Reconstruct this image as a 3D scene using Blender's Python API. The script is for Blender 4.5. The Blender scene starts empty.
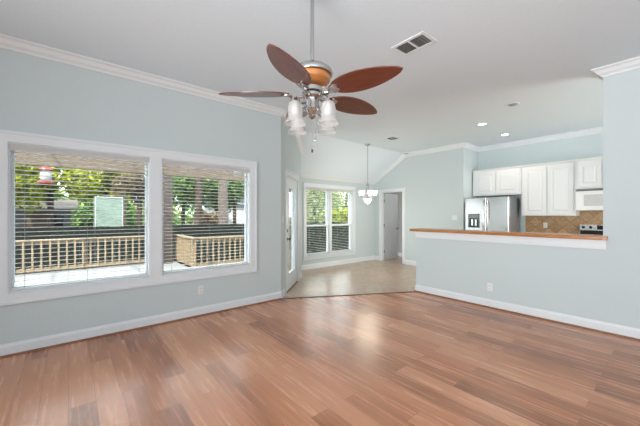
import bpy, bmesh, math, random
from mathutils import Vector, Matrix, Euler
random.seed(7)
S = bpy.context.scene
COL = S.collection
PI = math.pi

# ------------------------------------------------------------------ camera
F_PX, YAW, CAM_H = 301.2, 0.8748, 1.35
cam_d = bpy.data.cameras.new('camera'); cam = bpy.data.objects.new('camera', cam_d); COL.objects.link(cam)
cam_d.sensor_width = 36.0; cam_d.lens = F_PX / 640 * 36.0
cam_d.shift_y = 1.956 / 640; cam_d.clip_start = 0.05; cam_d.clip_end = 300
cam.location = (0, 0, CAM_H)
cam.rotation_euler = (PI / 2, 0, YAW - PI / 2)
S.camera = cam

# ------------------------------------------------------------------ world, sun, fill lights, exposure
S.view_settings.view_transform = 'Standard'; S.view_settings.look = 'None'
S.view_settings.gamma = 1.0; S.view_settings.use_curve_mapping = False
S.view_settings.exposure = 0.6
W = bpy.data.worlds.new('sky'); S.world = W; W.use_nodes = True
wn = W.node_tree.nodes; wl = W.node_tree.links
bg = wn['Background']; bg.inputs['Color'].default_value = (0.86, 0.94, 1.0, 1); bg.inputs['Strength'].default_value = 5.0
sun_d = bpy.data.lights.new('sun', 'SUN'); sun_d.energy = 10.0; sun_d.angle = 0.02; sun_d.color = (1, 0.93, 0.8)
sun = bpy.data.objects.new('sun', sun_d); COL.objects.link(sun)
sun.rotation_euler = Vector((0.55, 0.62, -0.95)).to_track_quat('-Z', 'Y').to_euler()

def area_light(name, loc, aim, sx, sy, power, color=(1, 1, 1), spread=180):
    d = bpy.data.lights.new(name, 'AREA'); d.shape = 'RECTANGLE'; d.size = sx; d.size_y = sy
    d.energy = power; d.color = color; d.spread = math.radians(spread)
    o = bpy.data.objects.new(name, d); COL.objects.link(o)
    o.location = loc; o.rotation_euler = Vector(aim).to_track_quat('-Z', 'Y').to_euler()
    return o
area_light('bounce_light', (-0.8, -1.6, 1.3), (0.25, 0.1, 1), 2.4, 2.4, 80, (0.98, 0.985, 0.985), 150)  # added upward fill behind the camera to brighten the ceiling
# fill added behind the camera to brighten the bar and far walls
area_light('back_fill_light', (-3.45, 0.6, 1.5), (1, 0.2, 0.15), 4.2, 2.4, 100, (0.98, 0.985, 0.985), 95)
area_light('kitchen_fill_light', (6.3, -3.05, 1.7), (0, 1, 0), 2.2, 1.6, 95, (1, 0.97, 0.91))  # added fill for the kitchen, the wall behind it has no window
area_light('hall_fill_light', (7.9, 4.6, 2.35), (0, 0.35, -1), 0.7, 0.7, 4.5, (1, 0.97, 0.94))  # added fill so the hall is not dark, no fitting modelled

# ------------------------------------------------------------------ materials
def nodes_of(name):
    m = bpy.data.materials.new(name); m.use_nodes = True
    nt = m.node_tree; return m, nt, nt.nodes, nt.links, nt.nodes['Principled BSDF']
def mat(name, col, rough=0.5, metal=0.0, var=0.05, scale=30, bump=0.0, spec=0.5, coat=0.0, stretch=None, emit=None, emit_s=0.0):
    m, nt, N, L, b = nodes_of(name)
    b.inputs['Roughness'].default_value = rough; b.inputs['Metallic'].default_value = metal
    b.inputs['Specular IOR Level'].default_value = spec
    if coat: b.inputs['Coat Weight'].default_value = coat; b.inputs['Coat Roughness'].default_value = 0.12
    tc = N.new('ShaderNodeTexCoord'); mp = N.new('ShaderNodeMapping'); nz = N.new('ShaderNodeTexNoise')
    L.new(tc.outputs['Object'], mp.inputs['Vector']); L.new(mp.outputs['Vector'], nz.inputs['Vector'])
    if stretch: mp.inputs['Scale'].default_value = stretch
    nz.inputs['Scale'].default_value = scale; nz.inputs['Detail'].default_value = 4
    rp = N.new('ShaderNodeValToRGB')
    rp.color_ramp.elements[0].position = 0.3; rp.color_ramp.elements[1].position = 0.7
    rp.color_ramp.elements[0].color = tuple(c * (1 - var) for c in col) + (1,)
    rp.color_ramp.elements[1].color = tuple(min(1, c * (1 + var)) for c in col) + (1,)
    L.new(nz.outputs['Fac'], rp.inputs['Fac']); L.new(rp.outputs['Color'], b.inputs['Base Color'])
    if bump:
        bp = N.new('ShaderNodeBump'); bp.inputs['Strength'].default_value = bump; bp.inputs['Distance'].default_value = 0.01
        L.new(nz.outputs['Fac'], bp.inputs['Height']); L.new(bp.outputs['Normal'], b.inputs['Normal'])
    if emit: b.inputs['Emission Color'].default_value = tuple(emit) + (1,); b.inputs['Emission Strength'].default_value = emit_s
    return m
def thin_glass(name, tint=(0.97, 0.99, 0.98)):
    m = bpy.data.materials.new(name); m.use_nodes = True; nt = m.node_tree; N = nt.nodes; L = nt.links
    N.remove(N['Principled BSDF']); out = N['Material Output']
    tr = N.new('ShaderNodeBsdfTransparent'); tr.inputs['Color'].default_value = tint + (1,)
    gl = N.new('ShaderNodeBsdfGlossy'); gl.inputs['Roughness'].default_value = 0.02
    fr = N.new('ShaderNodeFresnel'); fr.inputs['IOR'].default_value = 1.3
    mx = N.new('ShaderNodeMixShader'); ge = N.new('ShaderNodeNewGeometry'); ml = N.new('ShaderNodeMath'); ml.operation = 'MULTIPLY_ADD'    # only the outer face of the thin pane reflects
    ml.inputs[1].default_value = -1.0; ml.inputs[2].default_value = 1.0; L.new(ge.outputs['Backfacing'], ml.inputs[0])
    m2 = N.new('ShaderNodeMath'); m2.operation = 'MULTIPLY'; L.new(fr.outputs[0], m2.inputs[0]); L.new(ml.outputs[0], m2.inputs[1])
    L.new(m2.outputs[0], mx.inputs[0]); L.new(tr.outputs[0], mx.inputs[1]); L.new(gl.outputs[0], mx.inputs[2])
    L.new(mx.outputs[0], out.inputs['Surface']); return m
def leaf_mat(name, cols):
    m = bpy.data.materials.new(name); m.use_nodes = True; nt = m.node_tree; N = nt.nodes; L = nt.links
    N.remove(N['Principled BSDF']); out = N['Material Output']
    tc = N.new('ShaderNodeTexCoord'); nz = N.new('ShaderNodeTexNoise'); nz.inputs['Scale'].default_value = 3.5; nz.inputs['Detail'].default_value = 5
    L.new(tc.outputs['Object'], nz.inputs['Vector'])
    rp = N.new('ShaderNodeValToRGB'); e = rp.color_ramp.elements
    e[0].position = 0.32; e[0].color = cols[0] + (1,); e[1].position = 0.68; e[1].color = cols[2] + (1,)
    k = e.new(0.5); k.color = cols[1] + (1,)
    L.new(nz.outputs['Fac'], rp.inputs['Fac'])
    df = N.new('ShaderNodeBsdfDiffuse'); tl = N.new('ShaderNodeBsdfTranslucent'); mx = N.new('ShaderNodeMixShader'); mx.inputs[0].default_value = 0.4
    L.new(rp.outputs['Color'], df.inputs['Color']); L.new(rp.outputs['Color'], tl.inputs['Color'])
    L.new(df.outputs[0], mx.inputs[1]); L.new(tl.outputs[0], mx.inputs[2]); L.new(mx.outputs[0], out.inputs['Surface']); return m
def wood_floor():
    m, nt, N, L, b = nodes_of('laminate_planks'); b.inputs['Specular IOR Level'].default_value = 0.65
    tc = N.new('ShaderNodeTexCoord'); mp = N.new('ShaderNodeMapping'); mp.inputs['Rotation'].default_value = (0, 0, PI / 2)
    L.new(tc.outputs['Object'], mp.inputs['Vector'])
    br = N.new('ShaderNodeTexBrick'); L.new(mp.outputs['Vector'], br.inputs['Vector'])
    br.inputs['Scale'].default_value = 1.0; br.inputs['Brick Width'].default_value = 1.15; br.inputs['Row Height'].default_value = 0.155
    br.inputs['Mortar Size'].default_value = 0.0016; br.inputs['Mortar Smooth'].default_value = 0.1; br.inputs['Bias'].default_value = 0.0
    br.offset = 0.37; br.offset_frequency = 2
    br.inputs['Color1'].default_value = (0, 0, 0, 1); br.inputs['Color2'].default_value = (1, 1, 1, 1); br.inputs['Mortar'].default_value = (0.5, 0.5, 0.5, 1)
    # long grain noise inside each board
    mg = N.new('ShaderNodeMapping'); mg.inputs['Scale'].default_value = (24, 1.3, 1); L.new(tc.outputs['Object'], mg.inputs['Vector'])
    ad = N.new('ShaderNodeVectorMath'); ad.operation = 'ADD'
    sc = N.new('ShaderNodeVectorMath'); sc.operation = 'SCALE'; sc.inputs['Scale'].default_value = 7.0
    L.new(br.outputs['Color'], sc.inputs[0]); L.new(mg.outputs['Vector'], ad.inputs[0]); L.new(sc.outputs[0], ad.inputs[1])
    nz = N.new('ShaderNodeTexNoise'); nz.inputs['Scale'].default_value = 1.4; nz.inputs['Detail'].default_value = 5; nz.inputs['Distortion'].default_value = 0.1
    L.new(ad.outputs[0], nz.inputs['Vector'])
    mx = N.new('ShaderNodeMix'); mx.data_type = 'FLOAT'; mx.inputs[0].default_value = 0.58
    L.new(br.outputs['Color'], mx.inputs[2]); L.new(nz.outputs['Fac'], mx.inputs[3])
    rp = N.new('ShaderNodeValToRGB'); e = rp.color_ramp.elements
    e[0].position = 0.12; e[0].color = (0.15, 0.052, 0.026, 1); e[1].position = 0.9; e[1].color = (0.70, 0.37, 0.22, 1)
    k = e.new(0.5); k.color = (0.53, 0.228, 0.118, 1)
    L.new(mx.outputs[0], rp.inputs['Fac'])
    mm = N.new('ShaderNodeMix'); mm.data_type = 'RGBA'; mm.inputs[7].default_value = (0.13, 0.06, 0.035, 1)
    ml = N.new('ShaderNodeMath'); ml.operation = 'MULTIPLY'; ml.inputs[1].default_value = 0.75
    L.new(br.outputs['Fac'], ml.inputs[0]); L.new(ml.outputs[0], mm.inputs[0]); L.new(rp.outputs['Color'], mm.inputs[6]); L.new(mm.outputs[2], b.inputs['Base Color'])
    rr = N.new('ShaderNodeMapRange'); rr.inputs['To Min'].default_value = 0.25; rr.inputs['To Max'].default_value = 0.29
    L.new(nz.outputs['Fac'], rr.inputs['Value']); L.new(rr.outputs[0], b.inputs['Roughness'])
    bp = N.new('ShaderNodeBump'); bp.inputs['Strength'].default_value = 0.03; bp.inputs['Distance'].default_value = 0.003
    L.new(nz.outputs['Fac'], bp.inputs['Height']); L.new(bp.outputs['Normal'], b.inputs['Normal'])
    return m
def tile(name, size, rot, c1, c2, grout, rough, gs=0.004, rotx=None, length=None):
    m, nt, N, L, b = nodes_of(name)
    tc = N.new('ShaderNodeTexCoord'); mp = N.new('ShaderNodeMapping')
    mp.inputs['Rotation'].default_value = rotx if rotx else (0, 0, rot)
    L.new(tc.outputs['Object'], mp.inputs['Vector'])
    if rotx:
        m2 = N.new('ShaderNodeMapping'); m2.inputs['Rotation'].default_value = (0, 0, rot); L.new(mp.outputs['Vector'], m2.inputs['Vector']); mp = m2
    br = N.new('ShaderNodeTexBrick'); br.offset = 0.0; br.inputs['Scale'].default_value = 1
    br.inputs['Brick Width'].default_value = length or size; br.inputs['Row Height'].default_value = size; br.inputs['Mortar Size'].default_value = gs
    br.inputs['Color1'].default_value = c1 + (1,); br.inputs['Color2'].default_value = c2 + (1,); br.inputs['Mortar'].default_value = grout + (1,)
    L.new(mp.outputs['Vector'], br.inputs['Vector'])
    nz = N.new('ShaderNodeTexNoise'); nz.inputs['Scale'].default_value = 9 if size > 0.2 else 30; nz.inputs['Detail'].default_value = 5
    L.new(tc.outputs['Object'], nz.inputs['Vector'])
    mx = N.new('ShaderNodeMix'); mx.data_type = 'RGBA'; mx.blend_type = 'OVERLAY'; mx.inputs[0].default_value = 0.5
    L.new(br.outputs['Color'], mx.inputs[6]); L.new(nz.outputs['Fac'], mx.inputs[7]); L.new(mx.outputs[2], b.inputs['Base Color'])
    b.inputs['Roughness'].default_value = rough
    return m

M = dict(
    wall=mat('wall_paint', (0.575, 0.65, 0.665), 0.7, var=0.012, scale=60, bump=0.03, spec=0.25),
    ceil=mat('ceiling_paint', (0.74, 0.83, 0.90), 0.9, var=0.015, scale=40, bump=0.15, spec=0.2),
    white=mat('white_trim_paint', (0.75, 0.79, 0.82), 0.38, var=0.01, scale=20, spec=0.4),
    brick=mat('tan_brick', (0.24, 0.175, 0.12), 0.9, var=0.3, scale=14),
    hall=mat('taupe_hall_paint', (0.47, 0.44, 0.41), 0.7, var=0.02),
    floor=wood_floor(),
    tile=tile('floor_tile', 0.33, PI / 4, (0.41, 0.30, 0.215), (0.48, 0.36, 0.265), (0.32, 0.235, 0.165), 0.28),
    splash=tile('backsplash_tile', 0.17, PI / 4, (0.36, 0.215, 0.10), (0.55, 0.36, 0.19), (0.24, 0.15, 0.085), 0.4, 0.005, rotx=(0, PI / 2, 0)),
    shoe=mat('shoe_moulding_wood', (0.24, 0.10, 0.055), 0.4, var=0.2, scale=12),
    strip=mat('transition_strip_wood', (0.16, 0.075, 0.045), 0.4, var=0.2, scale=12),
    bar=mat('butcher_block', (0.43, 0.175, 0.055), 0.25, var=0.3, scale=6, stretch=(9, 1, 9), spec=0.5),
    cab=mat('white_cabinet_paint', (0.75, 0.765, 0.775), 0.4, var=0.01),
    steel=mat('brushed_stainless', (0.62, 0.62, 0.62), 0.24, 1.0, var=0.06, scale=8, stretch=(1, 30, 0.6)),
    chrome=mat('polished_nickel', (0.50, 0.495, 0.485), 0.16, 1.0, var=0.03),
    darkgrey=mat('dark_grey_enamel', (0.05, 0.052, 0.055), 0.4, var=0.05),
    midgrey=mat('grey_enamel', (0.17, 0.175, 0.18), 0.4, var=0.05),
    black=mat('black_glass', (0.012, 0.012, 0.013), 0.1, var=0.05),
    blade=mat('cherry_blade', (0.13, 0.032, 0.018), 0.3, var=0.35, scale=3.0, stretch=(2, 22, 2), coat=0.3),
    oak=mat('honey_wood_band', (0.52, 0.20, 0.055), 0.3, var=0.25, scale=6, stretch=(1, 1, 8), coat=0.4),
    plastic=mat('white_plastic', (0.78, 0.785, 0.78), 0.35, var=0.01),
    slot=mat('dark_slot', (0.04, 0.04, 0.04), 0.6, var=0.05),
    cord=mat('grey_cord', (0.35, 0.35, 0.34), 0.8, var=0.05),
    ventdark=mat('grey_vent_metal', (0.30, 0.30, 0.30), 0.6, var=0.05),  # grey for most vent louvres and the unlit eyeball
    door=mat('white_door_paint', (0.70, 0.74, 0.78), 0.4, var=0.01),
    glass=thin_glass('window_glass'),
    lens=mat('lit_lamp_lens', (0.9, 0.9, 0.88), 0.4, var=0.0, emit=(1, 0.97, 0.9), emit_s=5),
    shade_lit=mat('lit_frosted_shade', (0.9, 0.9, 0.88), 0.4, var=0.0, emit=(1, 0.95, 0.86), emit_s=0.55),
    deck=tile('deck_boards', 0.14, 0, (0.105, 0.105, 0.108), (0.13, 0.13, 0.13), (0.012, 0.012, 0.012), 0.7, 0.007, length=3.6),
    railwood=mat('pressure_treated_pine', (0.15, 0.108, 0.064), 0.6, var=0.2, scale=10, stretch=(2, 2, 14)),
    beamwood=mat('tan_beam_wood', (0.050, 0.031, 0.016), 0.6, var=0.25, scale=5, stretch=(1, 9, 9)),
    darkwood=mat('dark_brown_post_wood', (0.02121, 0.01333, 0.009697), 0.7, var=0.3, scale=9),
    fence=mat('dark_stained_fence', (0.006061, 0.007879, 0.006061), 0.85, var=0.5, scale=7, stretch=(1, 1, 7), spec=0.15),
    bark=mat('bark', (0.03152, 0.02303, 0.01818), 0.9, var=0.5, scale=9, stretch=(4, 4, 0.8), bump=0.6, spec=0.2),
    bark2=mat('grey_bark', (0.06667, 0.05455, 0.04848), 0.9, var=0.5, scale=9, stretch=(4, 4, 0.8), bump=0.6, spec=0.2),
    grass=mat('lawn', (0.03636, 0.05152, 0.01818), 0.9, var=0.5, scale=3),
    leaf_y=leaf_mat('yellow_green_leaves', [(0.03636, 0.06667, 0.007273), (0.2182, 0.2545, 0.02121), (0.4, 0.3758, 0.04848)]),
    leaf_g=leaf_mat('green_leaves', [(0.02, 0.06, 0.025), (0.09, 0.17, 0.05), (0.26, 0.34, 0.10)]),
    leaf_b=leaf_mat('brownish_leaves', [(0.0303, 0.02727, 0.01818), (0.1212, 0.08485, 0.05455), (0.2182, 0.1818, 0.1091)]),
    leaf_p=leaf_mat('pale_green_leaves', [(0.08, 0.12, 0.05), (0.24, 0.30, 0.13), (0.48, 0.52, 0.32)]),
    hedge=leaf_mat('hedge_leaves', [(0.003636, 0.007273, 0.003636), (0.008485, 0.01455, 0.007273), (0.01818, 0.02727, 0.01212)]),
    siding=mat('white_siding', (0.27, 0.27, 0.28), 0.7, var=0.05),
    greywall=mat('grey_shed_board', (0.06667, 0.06667, 0.07273), 0.7, var=0.2, scale=5),
    roofblue=mat('blue_grey_roofing', (0.02727, 0.03636, 0.05152), 0.7, var=0.2, scale=12),
    roofbrown=mat('brown_roofing', (0.04545, 0.02909, 0.01939), 0.8, var=0.3, scale=12),
    polycarb=mat('pale_green_sheet', (0.103, 0.1424, 0.1212), 0.3, var=0.25, scale=3),
    red=mat('red_plastic', (0.1515, 0.007273, 0.007273), 0.35, var=0.05),
    feederwhite=mat('white_feeder_bottle', (0.1818, 0.1818, 0.1818), 0.3, var=0.05),
)
def frosted(name):
    m = bpy.data.materials.new(name); m.use_nodes = True; nt = m.node_tree; N = nt.nodes; L = nt.links
    b = N['Principled BSDF']; b.inputs['Base Color'].default_value = (0.88, 0.88, 0.88, 1); b.inputs['Roughness'].default_value = 0.25
    tl = N.new('ShaderNodeBsdfTranslucent'); tl.inputs['Color'].default_value = (0.92, 0.92, 0.92, 1)
    tr = N.new('ShaderNodeBsdfTransparent')
    nz = N.new('ShaderNodeTexNoise'); nz.inputs['Scale'].default_value = 60
    bp = N.new('ShaderNodeBump'); bp.inputs['Strength'].default_value = 0.1; L.new(nz.outputs['Fac'], bp.inputs['Height']); L.new(bp.outputs['Normal'], b.inputs['Normal'])
    m1 = N.new('ShaderNodeMixShader'); m1.inputs[0].default_value = 0.5; m2 = N.new('ShaderNodeMixShader'); m2.inputs[0].default_value = 0.68
    L.new(b.outputs[0], m1.inputs[1]); L.new(tl.outputs[0], m1.inputs[2]); L.new(m1.outputs[0], m2.inputs[1]); L.new(tr.outputs[0], m2.inputs[2])
    L.new(m2.outputs[0], N['Material Output'].inputs['Surface']); return m
M['frost'] = frosted('frosted_glass')
def vinyl(name, col, fac):
    m = mat(name, col, 0.45, var=0.01); nt = m.node_tree; N = nt.nodes; L = nt.links
    tl = N.new('ShaderNodeBsdfTranslucent'); tl.inputs['Color'].default_value = col + (1,); mx = N.new('ShaderNodeMixShader'); mx.inputs[0].default_value = fac
    L.new(N['Principled BSDF'].outputs[0], mx.inputs[1]); L.new(tl.outputs[0], mx.inputs[2]); L.new(mx.outputs[0], N['Material Output'].inputs['Surface']); return m
M['blind'] = vinyl('white_vinyl_slat', (0.86, 0.86, 0.855), 0.55)

# ------------------------------------------------------------------ mesh helpers
class MB:
    def __init__(s): s.bm = bmesh.new()
    def hull8(s, vs):
        v = [s.bm.verts.new(p) for p in vs]
        for f in ((0, 3, 2, 1), (4, 5, 6, 7), (0, 1, 5, 4), (1, 2, 6, 5), (2, 3, 7, 6), (3, 0, 4, 7)): s.bm.faces.new([v[i] for i in f])
        return s
    def box(s, x0, x1, y0, y1, z0, z1, T=None):
        vs = [Vector(p) for p in ((x0, y0, z0), (x1, y0, z0), (x1, y1, z0), (x0, y1, z0), (x0, y0, z1), (x1, y0, z1), (x1, y1, z1), (x0, y1, z1))]
        if T: vs = [T(v) for v in vs]
        return s.hull8(vs)
    def tube(s, pts, r, seg=10, cap=True):
        pts = [Vector(p) for p in pts]; rings = []
        rs = r if isinstance(r, (list, tuple)) else [r] * len(pts)
        up = Vector((0, 0, 1)); prev = None
        for i, p in enumerate(pts):
            t = (pts[min(i + 1, len(pts) - 1)] - pts[max(i - 1, 0)]).normalized()
            a = prev - t * prev.dot(t) if prev is not None else (t.cross(up) if abs(t.dot(up)) < 0.95 else t.cross(Vector((1, 0, 0))))
            a.normalize(); prev = a; b = t.cross(a)
            rings.append([s.bm.verts.new(p + (a * math.cos(2 * PI * k / seg) + b * math.sin(2 * PI * k / seg)) * rs[i]) for k in range(seg)])
        for i in range(len(rings) - 1):
            for k in range(seg):
                s.bm.faces.new((rings[i][k], rings[i][(k + 1) % seg], rings[i + 1][(k + 1) % seg], rings[i + 1][k]))
        if cap: s.bm.faces.new(list(reversed(rings[0]))); s.bm.faces.new(rings[-1])
        return s
    def lathe(s, prof, c=(0, 0, 0), seg=24, cap=True, T=None):
        rings = []
        for r, z in prof:
            ring = []
            for k in range(seg):
                v = Vector((c[0] + r * math.cos(2 * PI * k / seg), c[1] + r * math.sin(2 * PI * k / seg), c[2] + z))
                ring.append(s.bm.verts.new(T(v) if T else v))
            rings.append(ring)
        for i in range(len(rings) - 1):
            for k in range(seg):
                s.bm.faces.new((rings[i][k], rings[i][(k + 1) % seg], rings[i + 1][(k + 1) % seg], rings[i + 1][k]))
        if cap: s.bm.faces.new(list(reversed(rings[0]))); s.bm.faces.new(rings[-1])
        return s
    def prism(s, poly, z0, z1, T=None):
        lo = [Vector((x, y, z0)) for x, y in poly]; hi = [Vector((x, y, z1)) for x, y in poly]
        if T: lo = [T(v) for v in lo]; hi = [T(v) for v in hi]
        lo = [s.bm.verts.new(v) for v in lo]; hi = [s.bm.verts.new(v) for v in hi]; n = len(lo)
        s.bm.faces.new(list(reversed(lo))); s.bm.faces.new(hi)
        for i in range(n): s.bm.faces.new((lo[i], lo[(i + 1) % n], hi[(i + 1) % n], hi[i]))
        return s
    def sweep(s, pts, prof, flip=1):
        """pts: 3-D polyline (plan direction mitred), prof: (o, z) closed profile, o = offset to the left of travel * flip"""
        pts = [Vector(p) for p in pts]; rings = []
        for i, p in enumerate(pts):
            ds = []
            if i > 0: ds.append((pts[i] - pts[i - 1]).xy.normalized())
            if i < len(pts) - 1: ds.append((pts[i + 1] - pts[i]).xy.normalized())
            ns = [Vector((-d.y, d.x)) * flip for d in ds]
            if len(ns) == 2: m = (ns[0] + ns[1]); m = m / max(0.2, (1 + ns[0].dot(ns[1])))
            else: m = ns[0]
            rings.append([s.bm.verts.new((p.x + m.x * o, p.y + m.y * o, p.z + z)) for o, z in prof])
        n = len(prof)
        for i in range(len(rings) - 1):
            for k in range(n): s.bm.faces.new((rings[i][k], rings[i][(k + 1) % n], rings[i + 1][(k + 1) % n], rings[i + 1][k]))
        s.bm.faces.new(list(reversed(rings[0]))); s.bm.faces.new(rings[-1])
        return s
    def bevel(s, w, seg=2):
        bmesh.ops.bevel(s.bm, geom=list(s.bm.edges), offset=w, segments=seg, affect='EDGES', profile=0.5); return s

def root_loc(o):
    while o.parent: o = o.parent
    return o.location.copy()
def build(name, mb, m, parent=None, smooth=False, origin=None):
    bm = mb.bm; bmesh.ops.recalc_face_normals(bm, faces=bm.faces)
    me = bpy.data.meshes.new(name)
    off = root_loc(parent) if parent else (Vector(origin) if origin else Vector((0, 0, 0)))
    for v in bm.verts: v.co -= off
    bm.to_mesh(me); bm.free(); me.materials.append(m)
    o = bpy.data.objects.new(name, me); COL.objects.link(o)
    if parent: o.parent = parent
    elif origin: o.location = origin
    if smooth:
        for p in me.polygons: p.use_smooth = True
        try: me.set_sharp_from_angle(angle=math.radians(40))
        except Exception: pass
    return o
def struct(name, mb, m, smooth=False):
    o = build(name, mb, m, None, smooth); o['kind'] = 'structure'; return o
def tag(o, label, cat, group=None):
    o['label'] = label; o['category'] = cat
    if group: o['group'] = group
    return o
def thing(name, loc, label, cat, group=None):
    o = bpy.data.objects.new(name, None); COL.objects.link(o); o.location = loc; o.empty_display_size = 0.05
    return tag(o, label, cat, group)
def copy_part(o, parent, loc=None, rot=None):
    c = o.copy(); COL.objects.link(c); c.parent = parent
    if loc is not None: c.location = loc
    if rot is not None: c.rotation_euler = rot
    return c
def frame_of(a, b, inward):
    a = Vector(a); d = (Vector(b) - a).normalized(); n = Vector((-d.y, d.x))
    if n.dot(Vector(inward)) < 0: n = -n
    return lambda v: Vector((a.x + d.x * v.x + n.x * v.y, a.y + d.y * v.x + n.y * v.y, v.z))
def wall(name, a, b, inward, z0, z1, th, holes=(), m=None, ext=(0, 0)):
    T = frame_of(a, b, inward); Ln = (Vector(b) - Vector(a)).length; mb = MB()
    ts = sorted({-ext[0], Ln + ext[1], *[h for q in holes for h in q[:2]]}); zs = sorted({z0, z1, *[h for q in holes for h in q[2:]]})
    for i in range(len(ts) - 1):
        for j in range(len(zs) - 1):
            tm, zm = (ts[i] + ts[i + 1]) / 2, (zs[j] + zs[j + 1]) / 2
            if any(h[0] < tm < h[1] and h[2] < zm < h[3] for h in holes): continue
            mb.box(ts[i], ts[i + 1], -th, 0, zs[j], zs[j + 1], T)
    return struct(name, mb, m or M['wall'])
def ring(mb, t0, t1, z0, z1, w, o0, o1, T, bottom=True):
    """mitred rectangular frame around the opening (t0..t1, z0..z1), width w outwards"""
    out = [(t0 - w, z0 - w if bottom else z0), (t1 + w, z0 - w if bottom else z0), (t1 + w, z1 + w), (t0 - w, z1 + w)]
    inn = [(t0, z0), (t1, z0), (t1, z1), (t0, z1)]
    for i in range(4):
        if i == 0 and not bottom: continue
        j = (i + 1) % 4
        q = [out[i], out[j], inn[j], inn[i]]
        mb.hull8([T(Vector((x, o0, z))) for x, z in q] + [T(Vector((x, o1, z))) for x, z in q])
    return mb
def casing(mb, t0, t1, z0, z1, w, T, bottom=True):
    ring(mb, t0, t1, z0, z1, w * 0.72, 0, 0.016, T, bottom)
    g = w * 0.72
    ring(mb, t0 - g, t1 + g, z0 - g if bottom else z0, z1 + g, w * 0.28, 0, 0.026, T, bottom)
    return mb

# ------------------------------------------------------------------ plan
YL, H, XB, XF, YN, XK, YR = 4.123, 3.026, 4.716, 7.101, 5.94, 7.888, 4.824
SL = 0.651                                     # fall of the sloped nook ceiling
P1 = (2.627, YL); P2 = (3.893, 5.288)          # angled wall with the glazed door
XW, YS = -3.6, -3.2                            # walls behind the camera
BAR_END, PIL = 2.992, 0.571
ZT = H + 0.12
def zc(y): return H if y < YR else H - SL * (y - YR)

# --- floors
BE = (XB, BAR_END - 0.02)
struct('floor', MB().prism([(XW - .1, YS - .1), (XB + .06, YS - .1), (XB + .06, BE[1] + .0), P1, (P1[0], YL + .1), (XW - .1, YL + .1)], -0.12, 0.0), M['floor'])
struct('floor_tile', MB().prism([(XB + .06, YS - .1), (XK + .1, YS - .1), (XK + .1, 3.4), (8.4, 3.4), (8.4, 6.42), (7.2, 6.42), (7.2, YN + .1), (3.7, YN + .1), (3.7, 5.35), (2.63, YL + .1), P1, (XB + .06, BE[1])], -0.12, 0.0), M['tile'])
d = (Vector(BE) - Vector(P1)).normalized(); n = Vector((-d.y, d.x)) * 0.022
a, b = Vector(P1) + d * 0.02, Vector(BE) - d * 0.005
struct('trim_1', MB().prism([tuple(a - n), tuple(b - n), tuple(b + n), tuple(a + n)], 0.0, 0.008), M['strip'])
# --- ceiling
cb = MB()
cb.box(XW - .1, XK + .15, YS - .1, YR, H, H + .12)
cb.hull8([Vector(p) for p in ((2.7, YR, H), (XF + .15, YR, H), (XF + .15, YN + .12, zc(YN + .12)), (2.7, YN + .12, zc(YN + .12)), (2.7, YR, H + .12), (XF + .15, YR, H + .12), (XF + .15, YN + .12, zc(YN + .12) + .12), (2.7, YN + .12, zc(YN + .12) + .12))])
struct('ceiling', cb, M['ceil'])
struct('ceiling_hall', MB().box(XF + .101, 8.4, 3.37, 6.42, 2.45, 2.55), M['ceil'])

# --- walls
W1 = (-0.442, 0.760, 0.600, 2.050); W2 = (0.888, 2.082, 0.600, 2.050)
TL = lambda v: Vector((v.x, YL - v.y, v.z))     # local (t = world x, o = into the room, z)
wall('wall_left', (XW, YL), P1, (0, -1), 0, ZT, 0.12, [(W1[0] - XW, W1[1] - XW, W1[2], W1[3]), (W2[0] - XW, W2[1] - XW, W2[2], W2[3])])
DT = (0.335, 1.285, 0.0, 2.045)                # opening of the glazed door along the angled wall
wall('wall_angled', P1, P2, (1, -1), 0, ZT, 0.12, [DT], ext=(0, 0))
wall('wall_nook_return', P2, (P2[0], YN + .1), (1, 0), 0, ZT - .2, 0.12)
W3 = (4.515, 6.160, 0.330, 2.050)
TN = lambda v: Vector((v.x, YN - v.y, v.z))
wall('wall_nook', (3.8, YN), (XF + .1, YN), (0, -1), 0, 2.4, 0.12, [(W3[0] - 3.8, W3[1] - 3.8, W3[2], W3[3])])
D2 = (4.930, 5.655, 0.0, 2.015)                # interior doorway on the far wall, along world y
TF = lambda v: Vector((XF - v.y, v.x, v.z))
wall('wall_far', (XF, 3.26), (XF, YN), (-1, 0), 0, ZT, 0.10, [(D2[0] - 3.26, D2[1] - 3.26, 0.0, D2[3])])
wall('wall_fridge_side', (XF + .1, 3.26), (XK + .1, 3.26), (0, -1), 0, ZT, 0.10)
wall('wall_kitchen', (XK, 3.26), (XK, YS), (-1, 0), 0, ZT, 0.10)
wall('wall_bar', (XB, PIL), (XB, BAR_END), (-1, 0), 0, 1.062, 0.12)
wall('wall_right', (XB, YS), (XB, PIL), (-1, 0), 0, ZT, 0.12)
wall('wall_back', (XW, YS), (XW, YL), (1, 0), 0, ZT, 0.10)
wall('wall_side', (XW, YS), (XK, YS), (0, 1), 0, ZT, 0.10)
hb = MB(); hb.box(8.3, 8.4, 3.4, 6.42, 0, 2.5); hb.box(XF + .1, 8.4, 6.34, 6.42, 0, 2.5); hb.box(XF + .1, 8.4, 3.37, 3.45, 0, 2.5)
struct('wall_hall', hb, M['hall'])
struct('sky_blocking_eave', MB().prism([(XW, YL + .13), (2.53, YL + .13), (3.33, 5.0), (3.33, 5.7), (XW, 5.7)], 2.9, 2.98), M['darkwood'])  # unseen overhang added to keep steep skylight off the floor by the windows
struct('wall_brick', MB().box(P2[0] - .22, P2[0] - .125, P2[1] + .1, YN + .12, -.9, 2.89), M['brick'])

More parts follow.
